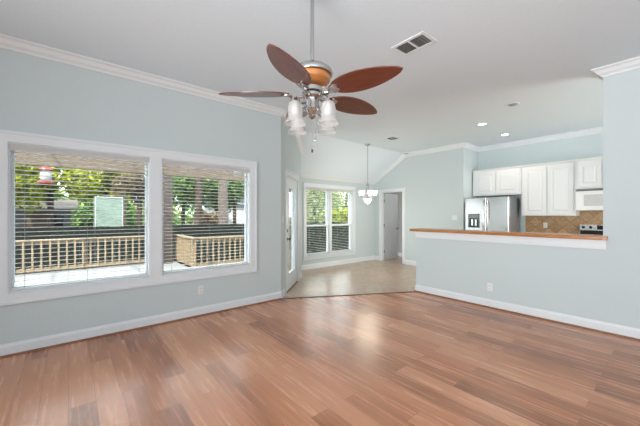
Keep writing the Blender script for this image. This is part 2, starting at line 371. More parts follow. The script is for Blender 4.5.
# --- crown mouldings
CP = [(0, 0), (0, -0.095), (0.012, -0.095), (0.018, -0.078), (0.045, -0.058), (0.064, -0.028), (0.082, -0.018), (0.093, -0.014), (0.093, 0)]
t45 = (YR - P1[1]) / (P2[1] - P1[1]); PR = (P1[0] + (P2[0] - P1[0]) * t45, YR)
def crown(name, pts, flip): return struct(name, MB().sweep(pts, CP, flip), M['white'])
crown('trim_2', [(XW, YL, H), (P1[0], P1[1], H), (PR[0], PR[1], H), (P2[0], P2[1], zc(P2[1]))], -1)
ZN = zc(YN - 0.093)
crown('trim_3', [(P2[0], YN, ZN), (XF, YN, ZN), (XF, YR, H), (XF, 3.26, H), (XK, 3.26, H), (XK, YS, H)], -1)
crown('trim_4', [(XB, YS, H), (XB, PIL, H), (XB + .12, PIL, H), (XB + .12, YS, H)], 1)

# --- baseboards and wooden shoe moulding
BP = [(0, 0), (0.014, 0), (0.014, 0.095), (0.009, 0.108), (0.006, 0.122), (0, 0.122)]
SP = [(0.014, 0), (0.032, 0), (0.031, 0.008), (0.026, 0.015), (0.014, 0.02)]
def base(name, pts, flip, shoe=None):
    o = struct(name, MB().sweep([(x, y, 0.0) for x, y in pts], BP, flip), M['white'])
    if shoe:
        s = build('shoe_moulding', MB().sweep([(x, y, 0.0) for x, y in pts], SP, flip), M['shoe'], o); s['label'] = 'wood-coloured quarter-round strip along the floor'
    return o
d45 = (Vector(P2) - Vector(P1)).normalized(); T45 = frame_of(P1, P2, (1, -1))
def on45(t): v = Vector(P1) + d45 * t; return (v.x, v.y)
base('baseboard_left', [(XW, YL), P1], -1, True)
base('baseboard_angled', [P1, on45(DT[0] - 0.105)], -1)
base('baseboard_angled_end', [on45(DT[1] + 0.105), P2], -1)
base('baseboard_nook', [(P2[0], YN), (XF, YN), (XF, D2[1] + 0.085)], -1)
base('baseboard_far', [(XF, D2[0] - 0.085), (XF, 3.26)], -1)
base('baseboard_right', [(XB, YS), (XB, BAR_END), (XB + .12, BAR_END)], 1, True)
base('baseboard_hall', [(8.3, 6.34), (8.3, 3.45)], -1)

# ------------------------------------------------------------------ windows
def window(name, Wd, T, units, depth=0.112, double_hung=False):
    t0, t1, z0, z1 = Wd
    mb = MB(); ring(mb, t0 + .012, t1 - .012, z0 + .012, z1 - .012, .0115, -depth - .02, 0.0, T)       # jamb liner
    w = struct(name, mb, M['white'])
    edges = [t0 + .012 + (t1 - t0 - .024) * i / units for i in range(units + 1)]
    for i in range(units):
        a, b = edges[i] + (0.04 if i else 0), edges[i + 1] - (0.04 if i < units - 1 else 0)
        fz0, fz1 = z0 + .012, z1 - .012
        if not double_hung:
            f = MB(); ring(f, a + .024, b - .024, fz0 + .03, fz1 - .03, .0235, -depth, -depth + .045, T)
            fo = build('window_frame', f, M['white'], w)
            build('window_pane', MB().box(a + .0245, b - .0245, -depth + .018, -depth + .023, fz0 + .0305, fz1 - .0305, T), M['glass'], fo)
        else:
            mid = 1.075
            for zz0, zz1, oo in ((fz0, mid + .02, -depth + .03), (mid - .02, fz1, -depth - .012)):
                f = MB(); ring(f, a + .036, b - .036, zz0 + .042, zz1 - .038, .0355, oo, oo + .04, T)
                fo = build('sash', f, M['white'], w)
                build('window_pane', MB().box(a + .0365, b - .0365, oo + .016, oo + .021, zz0 + .0425, zz1 - .0385, T), M['glass'], fo)
    for i in range(1, units):
        build('mullion', MB().box(edges[i] - .0395, edges[i] + .0395, -depth - .02, -.005, z0 + .0125, z1 - .0125, T), M['white'], w)
    return w
window('window_1', W1, TL, 1); window('window_2', W2, TL, 1); window('window_3', W3, TN, 2, double_hung=True)
cs = MB(); casing(cs, W1[0], W2[1], W1[2], W1[3], 0.105, TL)
cs.box(W1[1], W2[0], 0, 0.016, W1[2], W1[3], TL); struct('trim_5', cs, M['white'])
c3 = MB(); casing(c3, W3[0], W3[1], W3[2], W3[3], 0.095, TN)
c3.box(W3[0] - .11, W3[1] + .11, 0, 0.05, W3[2] - .03, W3[2], TN); struct('trim_6', c3, M['white'])

def blind(Wd, T, label, o_c=-0.036, tilt=4, pitch=0.0435, cords=3):
    t0, t1, z0, z1 = Wd[0] + .0135, Wd[1] - .0135, Wd[2] + .013, Wd[3] - .013
    base_p = T(Vector(((t0 + t1) / 2, o_c, z0)))
    b = thing('window_blind', base_p, label, 'window blind', 'white slatted blinds at the windows')
    hr = MB().box(t0 - .004, t1 + .004, -.006, .004, z1 - .062, z1, T); hr.box(t0, t1, -.06, -.0061, z1 - .045, z1 - .001, T)
    build('headrail', hr.bevel(.002, 1), M['blind'], b)
    build('bottom_rail', MB().box(t0, t1, o_c - .024, o_c + .024, z0 + .002, z0 + .02, T).bevel(.004, 2), M['blind'], b)
    mb = MB(); ca, sa = math.cos(math.radians(tilt)), math.sin(math.radians(tilt)); z = z0 + .045
    while z < z1 - .06:
        # slightly crowned slat, room edge a little higher than the outer edge
        cr = [(-.021, 0), (-.0105, .0014), (0, .002), (.0105, .0014), (.021, 0)]
        lo = [(o_c + o * ca - h * sa, z + o * sa + h * ca) for o, h in cr]; hi = [(o, q + .0024) for o, q in reversed(lo)]
        poly = lo + hi
        va = [mb.bm.verts.new(T(Vector((t0 + .004, o, q)))) for o, q in poly]; vb = [mb.bm.verts.new(T(Vector((t1 - .004, o, q)))) for o, q in poly]
        k = len(poly)
        mb.bm.faces.new(list(reversed(va))); mb.bm.faces.new(vb)
        for i in range(k): mb.bm.faces.new((va[i], va[(i + 1) % k], vb[(i + 1) % k], vb[i]))
        z += pitch
    build('slats', mb, M['blind'], b)
    for i in range(cords):
        t = t0 + .1 + (t1 - t0 - .2) * i / (cords - 1)
        build('ladder_cord', MB().box(t - .0016, t + .0016, o_c + .0255, o_c + .0275, z0 + .02, z1 - .046, T), M['cord'], b)
    return b
blind(W1, TL, 'white slatted blind in the left window, the larger view of the deck railing')
blind(W2, TL, 'white slatted blind in the right-hand window of the pair, tree trunks behind it', cords=3)
blind(W3, TN, 'white slatted blind in the far dining nook window beside the chandelier', cords=4)

# ------------------------------------------------------------------ doors
dc = MB(); casing(dc, DT[0], DT[1], 0.0, DT[3], 0.1, T45, bottom=False)
ring(dc, DT[0] + .018, DT[1] - .018, 0.0, DT[3] - .018, .0178, -.12, 0.0, T45, bottom=False)
struct('trim_7', dc, M['white'])
g = (0.53, 1.075, 0.27, 1.87); a0, a1 = DT[0] + .022, DT[1] - .022
dm = MB()
for q in ((a0, g[0], .012, DT[3] - .022), (g[1], a1, .012, DT[3] - .022), (g[0], g[1], .012, g[2]), (g[0], g[1], g[3], DT[3] - .022)):
    dm.box(q[0], q[1], -.045, -.008, q[2], q[3], T45)
ring(dm, g[0] + .028, g[1] - .028, g[2] + .028, g[3] - .028, .0275, -.048, -.003, T45)
dr = struct('door_1', dm, M['white'])
build('glass_lite', MB().box(g[0] + .03, g[1] - .03, -.026, -.021, g[2] + .03, g[3] - .03, T45), M['glass'], dr)
rot_o = lambda t, z, o0: (lambda v: T45(Vector((t + v.x, o0 + v.z, z + v.y))))
o = build('door_knob', MB().lathe([(.03, 0), (.03, .006), (.011, .012), (.011, .03), (.026, .04), (.03, .055), (.022, .066), (.004, .07)], seg=18, T=rot_o(a0 + .07, .93, -.0075)), M['darkgrey'], dr, True); o['label'] = 'dark round door knob'
o = build('deadbolt', MB().lathe([(.027, 0), (.027, .01), (.02, .016), (.004, .018)], seg=18, T=rot_o(a0 + .07, 1.07, -.0075)), M['darkgrey'], dr, True)
for z in (.25, 1.05, 1.8): build('hinge', MB().box(a1 - .003, a1 + .004, -.02, -.004, z, z + .09, T45), M['chrome'], dr)
struct('trim_8', MB().box(DT[0] + .019, DT[1] - .019, -.12, .02, 0.0, .011, T45), M['strip'])

fc = MB(); casing(fc, D2[0], D2[1], 0.0, D2[3], 0.08, TF, bottom=False)
ring(fc, D2[0] + .016, D2[1] - .016, 0.0, D2[3] - .016, .0158, -.10, 0.0, TF, bottom=False)
struct('trim_9', fc, M['white'])
# six-panel interior door, hinged on the left jamb, swung open into the hall
hx, hy, an = XF + .105, D2[1] - .022, math.radians(94)
def TD(v):      # local: x from hinge to free edge, y thickness, z up;  closed door runs towards -y
    c, s_ = math.cos(an), math.sin(an); lx, ly = v.x, v.y
    return Vector((hx + lx * s_ + ly * c, hy - lx * c + ly * s_, v.z))
wd = 0.69
dm = MB().box(0, wd, -.012, .012, .012, D2[3] - .03, TD)
st = [(0, .11), (wd / 2 - .05, wd / 2 + .05), (wd - .11, wd)]; rl = [(.012, .2), (.82, .96), (1.52, 1.62), (D2[3] - .14, D2[3] - .03)]
for s0, s1 in st: dm.box(s0, s1, -.018, .018, .012, D2[3] - .03, TD)
for r0, r1 in rl: dm.box(0, wd, -.0178, .0178, r0, r1, TD)
for c0, c1 in ((.135, wd / 2 - .075), (wd / 2 + .075, wd - .135)):
    for r0, r1 in ((.225, .795), (.985, 1.495), (1.645, D2[3] - .165)): dm.box(c0, c1, -.016, .016, r0, r1, TD)
d2 = struct('door_2', dm, M['door'])
kp = lambda s_: (lambda v: TD(Vector((wd - .06 + v.x, s_ * (.018 + v.z), .93 + v.y))))
for s_ in (1, -1): build('door_knob', MB().lathe([(.027, 0), (.027, .005), (.01, .01), (.01, .028), (.024, .036), (.027, .05), (.018, .06), (.004, .062)], seg=16, T=kp(s_)), M['midgrey'], d2, True)
for z in (.22, 1.0, 1.72):
    build('hinge', MB().tube([(hx - .004, hy + .004, z), (hx - .004, hy + .004, z + .09)], .007, 8).box(hx - .03, hx, hy + .0045, hy + .0065, z, z + .09), M['chrome'], d2)

# ------------------------------------------------------------------ bar
bt = MB().box(XB - .075, XB + .30, PIL + .004, BAR_END + .09, 1.063, 1.107); bt.bevel(.006, 2)
bo = build('bar_top', bt, M['bar'], None, origin=(XB, 1.78, 1.063))
tag(bo, 'long butcher-block wooden bar top on the half wall before the kitchen', 'countertop')
build('end_lip', MB().box(XB - .075, XB - .001, PIL - .04, PIL + .0038, 1.0635, 1.1065), M['bar'], bo)
bo.children[0].location = (0, 0, 0)
struct('trim_10', MB().box(XB - .024, XB, PIL - .03, BAR_END + .0, .955, 1.062).box(XB - .036, XB - .0241, PIL - .03, BAR_END, 1.035, 1.0625), M['white'])

# ------------------------------------------------------------------ kitchen
def panel_door(name, parent, x, y0, y1, z0, z1, fr=.06, hot=M['cab']):
    """raised-panel cabinet door facing -x, face at x"""
    mb = MB().box(x, x + .016, y0, y1, z0, z1)
    T = lambda v: Vector((x - v.y, v.x, v.z))
    ring(mb, y0 + fr, y1 - fr, z0 + fr, z1 - fr, fr, 0.0001, .008, T)
    i0, i1, k0, k1 = y0 + fr + .012, y1 - fr - .012, z0 + fr + .012, z1 - fr - .012; g_ = .022
    mb.hull8([T(Vector(q)) for q in ((i0, .0002, k0), (i1, .0002, k0), (i1, .0002, k1), (i0, .0002, k1), (i0 + g_, .011, k0 + g_), (i1 - g_, .011, k0 + g_), (i1 - g_, .011, k1 - g_), (i0 + g_, .011, k1 - g_))])
    return build(name, mb, M['cab'], parent)
def wall_cabinet(y0, y1, z0, z1, depth, label, doors, top_trim=True):
    x = XK - depth
    c = thing('wall_cabinet', (XK - depth / 2, (y0 + y1) / 2, z0), label, 'kitchen cabinet', 'white kitchen wall cabinets')
    build('body', MB().box(x, XK - .001, y0, y1, z0, z1), M['cab'], c)
    build('cornice', MB().sweep([(x, y1, z1), (x, y0, z1)], [(0, 0), (.008, 0), (.03, .03), (.034, .045), (0, .045)], -1), M['cab'], c)
    for q0, q1 in doors: panel_door('door', c, x - .0185, q0, q1, z0 + .03, z1 - .035)
    return c
wall_cabinet(2.215, 3.235, 1.80, 2.375, .345, 'white two-door wall cabinet above the stainless refrigerator', [(2.255, 2.70), (2.73, 3.17)])
wall_cabinet(1.30, 2.21, 1.335, 2.375, .345, 'tall white two-door wall cabinet over the brown backsplash', [(1.335, 1.73), (1.77, 2.165)])
wall_cabinet(.53, 1.297, 1.845, 2.375, .385, 'white wall cabinet directly above the microwave', [(.57, .90), (.93, 1.255)])
# microwave
mw = thing('microwave', (XK - .2, .915, 1.43), 'white over-the-range microwave under the right-hand wall cabinet', 'microwave')
xm = XK - .40
build('body', MB().box(xm, XK - .001, .535, 1.292, 1.432, 1.838).bevel(.004, 1), M['plastic'], mw)
vg = MB().box(xm - .012, xm - .0002, .54, 1.287, 1.80, 1.836)
for k in range(3): vg.box(xm - .016, xm - .0122, .56, 1.27, 1.806 + k * .01, 1.811 + k * .01)
build('vent_grille', vg, M['midgrey'], mw)
mdr = build('door', MB().box(xm - .022, xm - .0002, .70, 1.287, 1.44, 1.796).bevel(.004, 1), M['plastic'], mw)
o = build('door_window', MB().box(xm - .0235, xm - .0222, .75, 1.17, 1.52, 1.73), mat('pale_grey_glass', (0.55, 0.55, 0.56), .25), mdr); o['label'] = 'pale grey door window'
build('control_panel', MB().box(xm - .02, xm - .0002, .54, .697, 1.44, 1.796), M['plastic'], mw)
build('handle', MB().tube([(xm - .022, .73, 1.50), (xm - .05, .73, 1.52), (xm - .05, .73, 1.72), (xm - .022, .73, 1.74)], .009, 8), M['plastic'], mdr, True)
# backsplash (wall finish), worktop and base units
struct('wall_backsplash', MB().box(XK - .008, XK, YS, 2.23, .93, 1.335).box(XK - .008, XK, .5, 1.3, 1.3352, 1.5), M['splash'])
wk = build('worktop', MB().box(XK - .63, XK - .009, 1.30, 2.22, .885, .925).bevel(.004, 1), mat('beige_laminate', (.5, .42, .33), .4), None, origin=(XK - .3, 1.76, .885))
tag(wk, 'beige kitchen worktop between the refrigerator and the range', 'worktop')
bc = thing('base_cabinet', (XK - .3, 1.76, 0), 'white base cabinet under the worktop beside the range', 'kitchen cabinet')
build('body', MB().box(XK - .6, XK - .01, 1.302, 2.218, .1, .884).box(XK - .54, XK - .01, 1.302, 2.218, 0, .0999), M['cab'], bc)
for q0, q1 in ((1.33, 1.74), (1.78, 2.19)): panel_door('door', bc, XK - .6185, q0, q1, .14, .84)
# range
rg = thing('range', (XK - .33, .915, 0), 'stainless and black electric range below the white microwave', 'stove')
build('body', MB().box(XK - .66, XK - .01, .54, 1.29, .06, .90), M['steel'], rg)
build('plinth', MB().box(XK - .6, XK - .02, .56, 1.27, 0, .0598), M['darkgrey'], rg)
build('cooktop', MB().box(XK - .67, XK - .01, .535, 1.295, .9002, .925).bevel(.004, 1), M['black'], rg)
bgd = build('backguard', MB().box(XK - .085, XK - .01, .54, 1.29, .9252, 1.165).bevel(.006, 2), M['steel'], rg)
build('lower_panel', MB().box(XK - .0875, XK - .0852, .55, 1.28, .94, 1.05), M['black'], bgd)
build('display', MB().box(XK - .0875, XK - .0852, .78, 1.03, 1.07, 1.15), M['black'], bgd)
for y in (1.23, 1.12, .70, .60):
    build('knob', MB().lathe([(.026, 0), (.024, .02), (.008, .024)], seg=16, T=lambda v, y=y: Vector((XK - .0852 - v.z, y + v.x, 1.11 + v.y))), M['black'], bgd, True)
od = build('oven_door', MB().box(XK - .69, XK - .6602, .55, 1.28, .22, .86).bevel(.005, 1), M['steel'], rg)
build('handle', MB().tube([(XK - .69, .62, .8), (XK - .73, .63, .8), (XK - .73, 1.2, .8), (XK - .69, 1.21, .8)], .011, 8), M['steel'], od, True)
# refrigerator
fr = thing('refrigerator', (7.4, 2.75, 0), 'stainless french-door refrigerator with a dark ice and water dispenser', 'refrigerator')
y0, y1, xf, zt = 2.30, 3.205, 7.06, 1.735
build('body', MB().box(xf + .085, 7.72, y0, y1, .03, zt - .015).bevel(.006, 1), M['midgrey'], fr)
build('toe_grille', MB().box(xf + .10, 7.70, y0 + .02, y1 - .02, 0, .0298), M['darkgrey'], fr)
ym = 2.745
dl = build('door', MB().box(xf, xf + .08, ym + .004, y1, .72, zt).bevel(.012, 3), M['steel'], fr)
dr_ = build('door', MB().box(xf, xf + .08, y0, ym - .004, .72, zt).bevel(.012, 3), M['steel'], fr)
build('freezer_drawer', MB().box(xf, xf + .08, y0, y1, .06, .71).bevel(.012, 3), M['steel'], fr)
for dd, y in ((dl, ym + .045), (dr_, ym - .045)):
    build('handle', MB().tube([(xf + .001, y, .82), (xf - .05, y, .86), (xf - .055, y, 1.2), (xf - .05, y, 1.62), (xf + .001, y, 1.66)], .013, 10), M['chrome'], dd, True)
dp = MB(); TR = lambda v: Vector((xf - v.y, v.x, v.z)); ring(dp, 2.90, 3.11, 1.08, 1.36, .018, .0002, .008, TR)
ds = build('dispenser', dp, M['midgrey'], dl)
o = build('control_strip', MB().box(2.90, 3.11, .0002, .004, 1.285, 1.36, TR), mat('dispenser_display', (.25, .25, .26), .3), ds)
o = build('recess', MB().box(2.90, 3.11, .0002, .003, 1.08, 1.2848, TR), M['black'], ds); o['label'] = 'black dispenser recess'
for y in (2.96, 3.04): build('paddle', MB().box(y - .018, y + .018, .0032, .011, 1.11, 1.25, TR), M['steel'], ds)
# ------------------------------------------------------------------ outlets and switches
def plate(name, T, t, z, label, cat, kind, w=.072, h=.116):
    o = build(name, MB().box(t - w / 2, t + w / 2, 0.0, .006, z - h / 2, z + h / 2, T).bevel(.002, 2), M['plastic'], None, origin=T(Vector((t, 0, z))))
    tag(o, label, cat)
    if kind == 'outlet':
        for dz in (.024, -.024):
            s_ = build('socket', MB().box(t - .017, t + .017, .0062, .009, z + dz - .014, z + dz + .014, T), M['plastic'], o)
            for dt in (-.006, .006): build('slot', MB().box(t + dt - .0015, t + dt + .0015, .0091, .0096, z + dz - .006, z + dz + .005, T), M['slot'], s_)
    else:
        for dt in ((-.023, .023) if w > .1 else (0,)):
            build('rocker', MB().box(t + dt - .015, t + dt + .015, .0062, .01, z - .033, z + .033, T), M['plastic'], o)
    return o
TB = lambda v: Vector((XB - v.y, v.x, v.z)); TK = lambda v: Vector((XK - .008 - v.y, v.x, v.z))
plate('wall_outlet', TB, 1.78, .30, 'white power outlet low on the half wall below the bar', 'outlet', 'outlet')
plate('wall_outlet', TL, 1.36, .345, 'white power outlet on the blue wall below the right-hand window', 'outlet', 'outlet')
plate('wall_outlet', TK, 1.865, 1.13, 'cream power outlet on the brown tiled backsplash', 'outlet', 'outlet')
plate('light_switch', TF, 3.47, 1.28, 'white double light switch on the far wall left of the refrigerator', 'light switch', 'switch', w=.118)
plate('light_switch', T45, .10, 1.28, 'white light switch beside the glazed door', 'light switch', 'switch')

# ------------------------------------------------------------------ ceiling fittings
def register(name, cx, cy, lx, ly, label):
    r = thing(name, (cx, cy, H), label, 'ceiling vent', 'white ceiling vents')
    T = lambda v: Vector((cx + v.x, cy + v.z, H - v.y))
    fm = MB(); ring(fm, -lx / 2 + .03, lx / 2 - .03, -ly / 2 + .03, ly / 2 - .03, .03, 0.0, .008, T)
    build('frame', fm, M['white'], r)
    build('damper', MB().box(cx - lx / 2 + .0305, cx + lx / 2 - .0305, cy - ly / 2 + .0305, cy + ly / 2 - .0305, H - .0015, H), M['midgrey'], r)
    n_ = 9; sp = (ly - .07) / n_
    for k in range(n_):
        y = cy - ly / 2 + .035 + sp * (k + .5)
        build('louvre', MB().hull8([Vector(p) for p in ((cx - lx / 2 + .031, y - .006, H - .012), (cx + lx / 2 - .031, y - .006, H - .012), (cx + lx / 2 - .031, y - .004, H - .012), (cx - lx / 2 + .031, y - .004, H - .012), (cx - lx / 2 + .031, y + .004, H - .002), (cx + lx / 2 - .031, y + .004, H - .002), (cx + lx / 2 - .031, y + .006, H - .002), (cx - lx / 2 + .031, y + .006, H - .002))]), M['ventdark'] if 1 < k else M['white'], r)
    build('divider', MB().box(cx - lx / 2 + .031, cx + lx / 2 - .031, cy - .006, cy + .006, H - .014, H - .0018), M['white'], r)
    return r
register('ceiling_vent', 2.60, 1.68, .24, .36, 'large white ceiling vent to the right of the fan')
register('ceiling_vent', 5.43, 4.03, .26, .24, 'small white ceiling vent between the fan and the chandelier')
def can_light(x, y, label, lit):
    c = thing('recessed_light', (x, y, H), label, 'ceiling light', 'recessed kitchen ceiling lights')
    build('trim_ring', MB().lathe([(.060, -.001), (.092, -.001), (.096, -.006), (.086, -.012), (.066, -.008), (.060, -.004)], (x, y, H), 28, False), M['white'], c, True)
    l = build('lens', MB().lathe([(.0595, -.006), (.0595, -.002), (.003, -.0018)] if lit else [(.058, -.004), (.04, -.018), (.003, -.022)], (x, y, H), 28, False), M['lens'] if lit else M['ventdark'], c, True)
    if lit:
        d_ = bpy.data.lights.new('downlight', 'SPOT'); d_.energy = 15; d_.spot_size = 2.3; d_.spot_blend = .6; d_.shadow_soft_size = .06; d_.color = (1, .9, .76)
        s_ = bpy.data.objects.new('downlight', d_); COL.objects.link(s_); s_.location = (0, 0, -.03); s_.parent = c
    return c
can_light(5.85, 2.34, 'lit round recessed ceiling light nearer the bar', True)
can_light(6.98, 2.345, 'lit round recessed ceiling light nearer the wall cabinets', True)
can_light(5.16, 1.63, 'unlit grey recessed eyeball light in the ceiling above the bar', False)
sd = build('smoke_detector', MB().lathe([(.062, 0), (.065, -.012), (.055, -.03), (.03, -.036), (.003, -.037)], (6.93, 4.70, H), 24), M['plastic'], None, True, origin=(6.93, 4.70, H))
tag(sd, 'round white smoke detector on the ceiling above the far wall', 'smoke detector')
build('sensor_ring', MB().lathe([(.05, -.033), (.048, -.038), (.036, -.0385), (.036, -.035)], (6.93, 4.70, H), 24, False), M['midgrey'], sd, True)

# ------------------------------------------------------------------ ceiling fan
FX, FY, FZ = 1.375, 1.735, 2.235
fan = thing('ceiling_fan', (FX, FY, FZ), 'five-blade ceiling fan with dark cherry leaf-shaped blades and glass lights', 'ceiling fan')
fc_ = (FX, FY, FZ)
build('canopy', MB().lathe([(.075, H - FZ), (.075, H - FZ - .02), (.05, H - FZ - .055), (.02, H - FZ - .07)], fc_, 24), M['chrome'], fan, True)
build('downrod', MB().tube([(FX, FY, H - .06), (FX, FY, FZ + .17)], .0135, 14), M['chrome'], fan, True)
build('motor_cap', MB().lathe([(.02, .235), (.03, .222), (.05, .212), (.11, .197), (.145, .17), (.152, .15), (.148, .135), (.05, .133)], fc_, 32), M['chrome'], fan, True)
o = build('motor_housing', MB().lathe([(.05, .1325), (.132, .132), (.136, .115), (.126, .088), (.098, .066), (.06, .056)], fc_, 32), M['oak'], fan, True); o['label'] = 'orange-brown wooden motor housing'
build('blade_hub', MB().lathe([(.055, .0555), (.075, .045), (.078, .015), (.06, .0052)], fc_, 28), M['chrome'], fan, True)
build('switch_housing', MB().lathe([(.05, .0048), (.07, 0), (.072, -.02), (.05, -.035), (.046, -.075), (.055, -.09), (.058, -.11), (.04, -.13), (.022, -.15), (.026, -.165), (.012, -.18), (.003, -.185)], fc_, 28), M['chrome'], fan, True)
def leaf_outline(L0, L1, w, n=28):
    top = []; bot = []
    for i in range(n + 1):
        u = i / n; x = L0 + (L1 - L0) * u
        h = w / 2 * (math.sin(PI * u ** 0.78)) ** 0.62 if 0 < u < 1 else 0
        h = max(h, .034 * (1 - u) ** 2)
        top.append((x, h)); bot.append((x, -h))
    return bot + list(reversed(top[:-1])) if top[-1][1] == 0 else bot + list(reversed(top))
bl = MB(); bl.prism(leaf_outline(.165, .685, .205), -.004, .004)
for v in bl.bm.verts: v.co = Vector((v.co.x + FX, v.co.y + FY, v.co.z + FZ))
blade = build('blade', bl, M['blade'], fan)
ib = MB(); ib.prism(leaf_outline(.15, .235, .075, 12), -.0125, -.0045)
ib.tube([(.055, 0, -.012), (.085, .012, -.02), (.12, .01, -.028), (.15, 0, -.02), (.17, 0, -.009)], [.012, .01, .009, .01, .008], 8)
ib.tube([(.055, 0, -.012), (.085, -.014, -.016), (.12, -.014, -.022), (.15, 0, -.02)], .006, 8)
for v in ib.bm.verts: v.co = Vector((v.co.x + FX, v.co.y + FY, v.co.z + FZ))
iron = build('blade_iron', ib, M['chrome'], blade, True); iron['label'] = 'chrome leaf-shaped blade bracket'
lat0 = math.degrees(math.atan2(-math.cos(YAW), math.sin(YAW)))
for k in range(5):
    az = math.radians(36.5 + 72 * k + lat0); rt = (Matrix.Rotation(az, 3, 'Z') @ Matrix.Rotation(math.radians(-12), 3, 'X')).to_euler()
    if k == 0: blade.rotation_euler = rt
    else:
        c = copy_part(blade, fan, rot=rt); ci = copy_part(iron, c)
# light kit: four arms, each with a frosted bell shade
for k in range(4):
    az = math.radians(45 + 90 * k + lat0); ux, uy = math.cos(az), math.sin(az)
    R_ = lambda r, z: (FX + ux * r, FY + uy * r, FZ + z)
    arm = build('light_arm', MB().tube([R_(.03, -.10), R_(.07, -.135), R_(.10, -.14), R_(.125, -.115), R_(.14, -.075), R_(.155, -.062), R_(.163, -.078)], .0065, 10), M['chrome'], fan, True)
    sx, sy = FX + ux * .163, FY + uy * .163
    hd = build('shade_holder', MB().lathe([(.012, -.07), (.032, -.078), (.036, -.095), (.03, -.10)], (sx, sy, FZ), 20), M['chrome'], arm, True)
    build('glass_shade', MB().lathe([(.034, -.098), (.047, -.115), (.053, -.15), (.05, -.19), (.055, -.215), (.078, -.25), (.0755, -.25), (.052, -.215), (.047, -.19), (.05, -.15), (.044, -.116), (.031, -.10)], (sx, sy, FZ), 28, False), M['frost'], arm, True)
    build('bulb', MB().lathe([(.004, -.195), (.018, -.188), (.026, -.168), (.022, -.145), (.012, -.125), (.012, -.101)], (sx, sy, FZ), 16), M['plastic'], arm, True)
for dx, zl in ((.0, -.42), (.022, -.34)):
    px_, py_ = FX + dx * .77, FY - dx * .64
    pc = build('pull_chain', MB().tube([(px_, py_, FZ - .165), (px_, py_, FZ + zl + .02)], .0018, 6), M['chrome'], fan)
    build('pull_fob', MB().lathe([(.002, zl + .022), (.0065, zl + .015), (.0075, zl), (.003, zl - .008)], (px_, py_, FZ), 12), M['darkgrey'] if dx == 0 else M['chrome'], pc, True)

# ------------------------------------------------------------------ chandelier
CX, CY = 5.45, 4.76
ch = thing('chandelier', (CX, CY, 1.58), 'nickel chandelier with lit white glass shades hanging in the dining nook', 'chandelier')
cc = (CX, CY, 0)
build('canopy', MB().lathe([(.065, H), (.065, H - .012), (.04, H - .03), (.012, H - .04)], cc, 24), M['chrome'], ch, True)
DZC = -.11
build('stem', MB().tube([(CX, CY, H - .035), (CX, CY, 2.21 + DZC)], .007, 10), M['chrome'], ch, True)
cc = (CX, CY, DZC)
build('body', MB().lathe([(.008, 2.215), (.02, 2.20), (.03, 2.17), (.018, 2.13), (.03, 2.08), (.022, 2.0), (.014, 1.93), (.03, 1.89), (.04, 1.85), (.02, 1.82), (.01, 1.80)], cc, 20), M['chrome'], ch, True)
build('bowl_shade', MB().lathe([(.095, 1.845), (.09, 1.80), (.06, 1.755), (.02, 1.735), (.004, 1.733)], cc, 24, False), M['shade_lit'], ch, True)
build('finial', MB().lathe([(.004, 1.7325), (.012, 1.725), (.01, 1.71), (.003, 1.70)], cc, 12), M['chrome'], ch, True)
for k in range(5):
    az = math.radians(32 + 72 * k); ux, uy = math.cos(az), math.sin(az); R_ = lambda r, z: (CX + ux * r, CY + uy * r, z + DZC)
    arm = build('arm', MB().tube([R_(.02, 2.03), R_(.06, 1.97), R_(.10, 1.875), R_(.14, 1.845), R_(.17, 1.865), R_(.178, 1.90)], .006, 8), M['chrome'], ch, True)
    sx, sy = CX + ux * .178, CY + uy * .178
    build('shade_cup', MB().lathe([(.01, 1.895), (.028, 1.90), (.03, 1.912)], (sx, sy, DZC), 16), M['chrome'], arm, True)
    build('glass_shade', MB().lathe([(.028, 1.91), (.04, 1.925), (.05, 1.96), (.056, 2.0), (.07, 2.03), (.0675, 2.03), (.053, 2.0), (.047, 1.96), (.037, 1.928), (.004, 1.916)], (sx, sy, DZC), 20, False), M['shade_lit'], arm, True)
ld = bpy.data.lights.new('chandelier_glow', 'POINT'); ld.energy = 18; ld.shadow_soft_size = .3; ld.color = (1, .89, .72)
lo = bpy.data.objects.new('chandelier_glow', ld); COL.objects.link(lo); lo.location = (0, 0, -.12); lo.parent = ch

# ------------------------------------------------------------------ outdoors: ground, deck, railing
DZ = -0.16
struct('ground', MB().box(-150, 250, YL + .15, 300, -1.2, -0.9), M['grass'])
struct('deck_floor', MB().box(-7, 2.66, YL + .14, 10.75, DZ - .05, DZ).box(2.6605, 3.6, YL + .14, 8.75, DZ - .05, DZ).box(3.6005, 6.2, YN + .15, 8.75, DZ - .05, DZ), M['deck'])
def railing(a, b, label, posts):
    a = Vector(a); b = Vector(b); Ln = (b - a).length; T = frame_of(a, b, (0, -1) if abs((b - a).x) > .1 else (-1, 0))
    z0 = DZ
    r = thing('deck_railing', ((a.x + b.x) / 2, (a.y + b.y) / 2, z0), label, 'railing', 'pine railings round the deck')
    build('top_rail', MB().box(0, Ln, -.07, .07, z0 + .835, z0 + .872, T), M['railwood'], r)
    build('upper_rail', MB().box(0, Ln, -.019, .019, z0 + .745, z0 + .8349, T), M['railwood'], r)
    build('bottom_rail', MB().box(0, Ln, -.019, .019, z0 + .05, z0 + .14, T), M['railwood'], r)
    for t in posts: build('post', MB().box(t - .045, t + .045, -.0655, -.0195, z0, z0 + .8348, T), M['railwood'], r)
    n_ = int(Ln / .165); first = None
    for k in range(n_):
        t = .08 + k * (Ln - .16) / (n_ - 1)
        if first is None:
            first = build('baluster', MB().box(t - .019, t + .019, .0195, .0575, z0 + .055, z0 + .834, T), M['railwood'], r); t_first = t
        else:
            dv = (b - a).normalized() * (t - t_first); copy_part(first, r, loc=(dv.x, dv.y, 0))
    return r
railing((-5.0, 10.62), (2.58, 10.62), 'long pine deck railing running behind the left window', [.05, 2.0, 3.8, 5.35, 7.4])
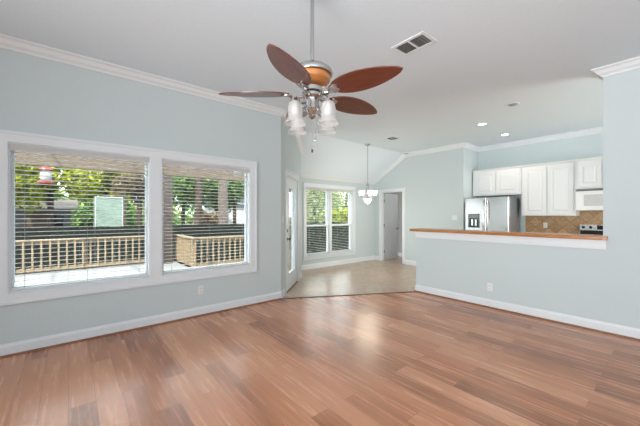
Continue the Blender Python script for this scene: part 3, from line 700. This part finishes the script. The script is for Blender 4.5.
railing((2.72, 10.62), (2.72, 8.76), 'short pine railing turning back towards the house behind the right-hand window', [.1, 1.0])
railing((2.62, 8.66), (6.1, 8.66), 'right-hand pine deck railing crossing in front of the tree trunks', [.06, 1.75, 3.43])
# patio cover
pc = thing('patio_cover', (1.0, 7.6, DZ), 'brown timber patio cover with a tan front beam over the deck', 'patio cover')
build('front_beam', MB().box(-6.5, 6.4, 10.36, 10.48, 2.60, 2.88), M['beamwood'], pc)
build('fascia', MB().box(-6.5, 6.4, 10.40, 10.44, 3.021, 3.36).box(-6.5, 6.4, 10.385, 10.455, 2.8805, 3.0205), M['beamwood'], pc)
for x in (-6.0, 2.35, 6.0): build('post', MB().box(x - .16, x + .16, 10.20, 10.52, DZ, 2.5995), M['darkwood'], pc)
for k in range(5):
    x = -5.6 + k * 1.75
    build('rafter', MB().box(x - .02, x + .02, YL + .15, 10.384, 2.95, 3.02), M['darkwood'], pc)
# feeder
def at(px, py, Y):
    r = (px - 320) / F_PX; dd = Y / (-math.cos(YAW) * r + math.sin(YAW)); return Vector((dd * (math.sin(YAW) * r + math.cos(YAW)), Y, CAM_H - (py - 215) / F_PX * dd))
p = at(46, 184, 9.6)
fd = thing('bird_feeder', p, 'red and white bird feeder hanging outside the left window', 'bird feeder')
build('base_tray', MB().lathe([(.10, 0), (.15, .02), (.15, .06), (.09, .08)], p, 20), M['red'], fd, True)
build('bottle', MB().lathe([(.085, .0802), (.105, .11), (.105, .28), (.09, .31)], p, 20), M['feederwhite'], fd, True)
build('cap', MB().lathe([(.09, .3102), (.14, .33), (.12, .38), (.02, .42)], p, 20), M['red'], fd, True)
build('hanger_wire', MB().tube([(p.x, p.y, p.z + .42), (p.x, p.y, 2.88)], .004, 6), M['darkgrey'], fd)

# ------------------------------------------------------------------ outdoors: fence, buildings, trees
fe = thing('garden_fence', (5, 13.2, -.9), 'dark stained board fence along the far side of the deck', 'fence')
fb = MB()
x = -9.0
while x < 24: fb.box(x, x + .136, 13.2, 13.22, -.88, .93 + .012 * math.sin(x * 9)); x += .143
build('boards', fb, M['fence'], fe)
build('rails', MB().box(-9, 24, 13.2205, 13.26, -.6, -.51).box(-9, 24, 13.2205, 13.26, .6, .69), M['fence'], fe)
fp = MB()
for k in range(14): build('post', MB().box(-8.9 + k * 2.5, -8.8 + k * 2.5, 13.2605, 13.36, -.9, .9), M['fence'], fe)

def foliage(mb, c, rad, n_, size, squash=0.8):
    c = Vector(c)
    lumps = [(c + Vector((max(-.62, min(.62, random.gauss(0, .42))) * rad, max(-.62, min(.62, random.gauss(0, .42))) * rad, max(-.6, min(.6, random.gauss(0, .4))) * rad * squash)), rad * random.uniform(.3, .55)) for _ in range(16)]
    for _ in range(n_):
        lc, lr = random.choice(lumps)
        dv = Vector((random.gauss(0, 1), random.gauss(0, 1), random.gauss(0, 1))).normalized() * lr * random.uniform(.55, 1.05)
        q = lc + dv; s_ = size * random.uniform(.6, 1.3)
        R = Euler((random.uniform(-1, 1), random.uniform(-1, 1), random.uniform(0, 6.28))).to_matrix()
        mb.bm.faces.new([mb.bm.verts.new(q + R @ Vector(w)) for w in ((-s_, 0, 0), (0, -s_ * .45, 0), (s_, 0, s_ * .15), (0, s_ * .45, 0))])
def tree(x, y, zc_, rad, m, label, n_=3500, size=.10, trunk=.12, bark='bark', lean=(0, 0), squash=.8, group='trees beyond the deck'):
    t = thing('tree', (x, y, -.9), label, 'tree', group)
    z1 = zc_
    build('trunk', MB().tube([(x - lean[0], y, -.9), (x - lean[0] * .8, y, -.3), (x - lean[0] * .3, y, .9), (x, y, z1 * .7 + .5), (x + lean[0] * .2, y, z1)], [trunk * 1.5, trunk * 1.1, trunk, trunk * .8, trunk * .4], 12), M[bark], t, True)
    bb = MB()
    for k in range(4):
        a_ = k * 1.57 + .4; bb.tube([(x, y, z1 - rad * .5), (x + math.cos(a_) * rad * .35, y + math.sin(a_) * rad * .35, z1 - rad * .1), (x + math.cos(a_) * rad * .7, y + math.sin(a_) * rad * .7, z1 + rad * .3)], [trunk * .45, trunk * .3, trunk * .12], 7)
    build('branches', bb, M[bark], t, True)
    cm = MB(); foliage(cm, (x, y, zc_), rad, n_, size, squash); build('crown', cm, M[m], t)
    return t
tree(-3.2, 17.2, 3.0, 1.7, 'leaf_y', 'yellow-green leafy tree at the far left of the left window', 6500, .13)
tree(-.6, 17.8, 3.1, 1.6, 'leaf_y', 'yellow-green leafy tree in the middle of the left window', 7500, .13)
tree(1.5, 18.6, 3.2, 1.5, 'leaf_y', 'yellow-green leafy tree above the pale green greenhouse', 6000, .12)
tree(2.45, 15.6, 2.6, 1.05, 'leaf_b', 'brownish thin-leaved tree at the right edge of the left window', 3000, .09)
tree(5.7, 20.6, 3.0, 1.9, 'leaf_g', 'green tree between the dark post and the leaning trunk', 6500, .15)
tree(8.7, 19.5, 3.2, 2.0, 'leaf_g', 'green tree at the right edge of the right-hand window', 6500, .15)
tree(4.85, 14.6, 7.2, .8, 'leaf_g', 'leaning dark tree trunk seen through the right-hand window', 2500, .15, trunk=.17, lean=(.5, 0))
tree(5.6, 13.9, 7.6, .8, 'leaf_g', 'thick grey tree trunk with a flared base in the right-hand window', 2500, .15, trunk=.24, bark='bark2', lean=(-.12, 0))
tree(13.2, 16.4, 2.8, 2.2, 'leaf_p', 'pale green tree in the left half of the dining nook window', 5500, .13, trunk=.10)
tree(17.9, 18.0, 2.7, 2.1, 'leaf_p', 'pale green tree in the right half of the dining nook window', 4500, .13, trunk=.16, bark='bark2')
tree(12.0, 12.3, 1.25, .6, 'leaf_y', 'bright yellow-green bush in the right half of the dining nook window', 1800, .08, trunk=.04)
tree(6.1, 17.4, .9, .8, 'leaf_b', 'low brownish bush between the two big trunks and the white house', 2200, .09, trunk=.04)
for k, (x, y, r_, mm, lb) in enumerate([(-6.5, 27, 2.6, 'leaf_g', 'dark green bushy tree far behind the grey shed'), (-2, 28, 2.6, 'leaf_g', 'green bushy tree far behind the left window, left of the greenhouse'),
        (2.2, 27, 2.5, 'leaf_g', 'green bushy tree far behind the greenhouse'), (5.5, 29.5, 2.5, 'leaf_p', 'pale bushy tree left of the neighbouring white house'),
        (18.5, 30, 2.6, 'leaf_g', 'green bushy tree right of the neighbouring white house'), (24, 29, 3.0, 'leaf_p', 'pale bushy tree far behind the dining nook window')]):
    tree(x, y, 1.5, r_ * .9, mm, lb, 3500, .24, trunk=.15, group='bushy trees in the distance')
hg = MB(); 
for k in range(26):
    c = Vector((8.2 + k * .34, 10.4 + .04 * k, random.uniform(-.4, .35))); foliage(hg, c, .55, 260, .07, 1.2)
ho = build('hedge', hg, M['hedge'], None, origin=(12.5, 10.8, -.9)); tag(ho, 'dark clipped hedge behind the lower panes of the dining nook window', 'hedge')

tb = MB()
for k in range(60):
    foliage(tb, (-14 + k * .95, 44 + 3 * math.sin(k * 1.7), random.uniform(-.2, 2.6)), 2.6, 190, .36, 1.0)
to = build('tree_belt', tb, M['leaf_g'], None, origin=(14, 44, -.9)); tag(to, 'belt of green woodland far beyond the fence and houses', 'woodland'); to['kind'] = 'stuff'

def house(x0, x1, y0, y1, z1, zr, wm, rm, name, label, cat):
    h_ = thing(name, ((x0 + x1) / 2, (y0 + y1) / 2, -.9), label, cat)
    build('walls', MB().box(x0, x1, y0, y1, -.9, z1), M[wm], h_)
    ym_ = (y0 + y1) / 2
    build('roof', MB().prism([(y0 - .3, z1), (y1 + .3, z1), (ym_, zr)], x0 - .3, x1 + .3, T=lambda v: Vector((v.z, v.x, v.y + .001))), M[rm], h_)
    return h_
nh = house(9.2, 16.5, 23.6, 27, 2.2, 3.2, 'siding', 'roofblue', 'neighbour_house', 'white neighbouring house with a blue-grey roof behind the right-hand window', 'house')
sh = house(-4.6, .1, 19.6, 22.0, 1.65, 2.15, 'greywall', 'roofbrown', 'garden_shed', 'low grey shed with a brown roof behind the left window', 'shed')
build('door', MB().box(-1.55, -.75, 19.57, 19.599, -.85, 1.5), M['roofbrown'], sh)
for x in (-3.4, -.45): build('window', MB().box(x - .25, x + .25, 19.575, 19.599, .75, 1.35), M['black'], sh)
gh = thing('greenhouse', (1.75, 14.6, -.9), 'pale green greenhouse with white edges behind the left window', 'greenhouse')
q0 = at(95, 200, 14.2).x; q1 = at(123, 200, 14.2).x
build('panels', MB().box(q0, q1, 14.2, 15.0, -.9, 2.05), M['polycarb'], gh)
gf = MB(); TG = lambda v: Vector((v.x, 14.2 - v.y, v.z)); ring(gf, q0 + .03, q1 - .03, -.86, 2.02, .03, .0002, .02, TG)
build('frame', gf, M['siding'], gh)
build('post', MB().box(q1 + .02, q1 + .11, 14.2, 14.3, -.9, 2.3), M['darkwood'], gh)
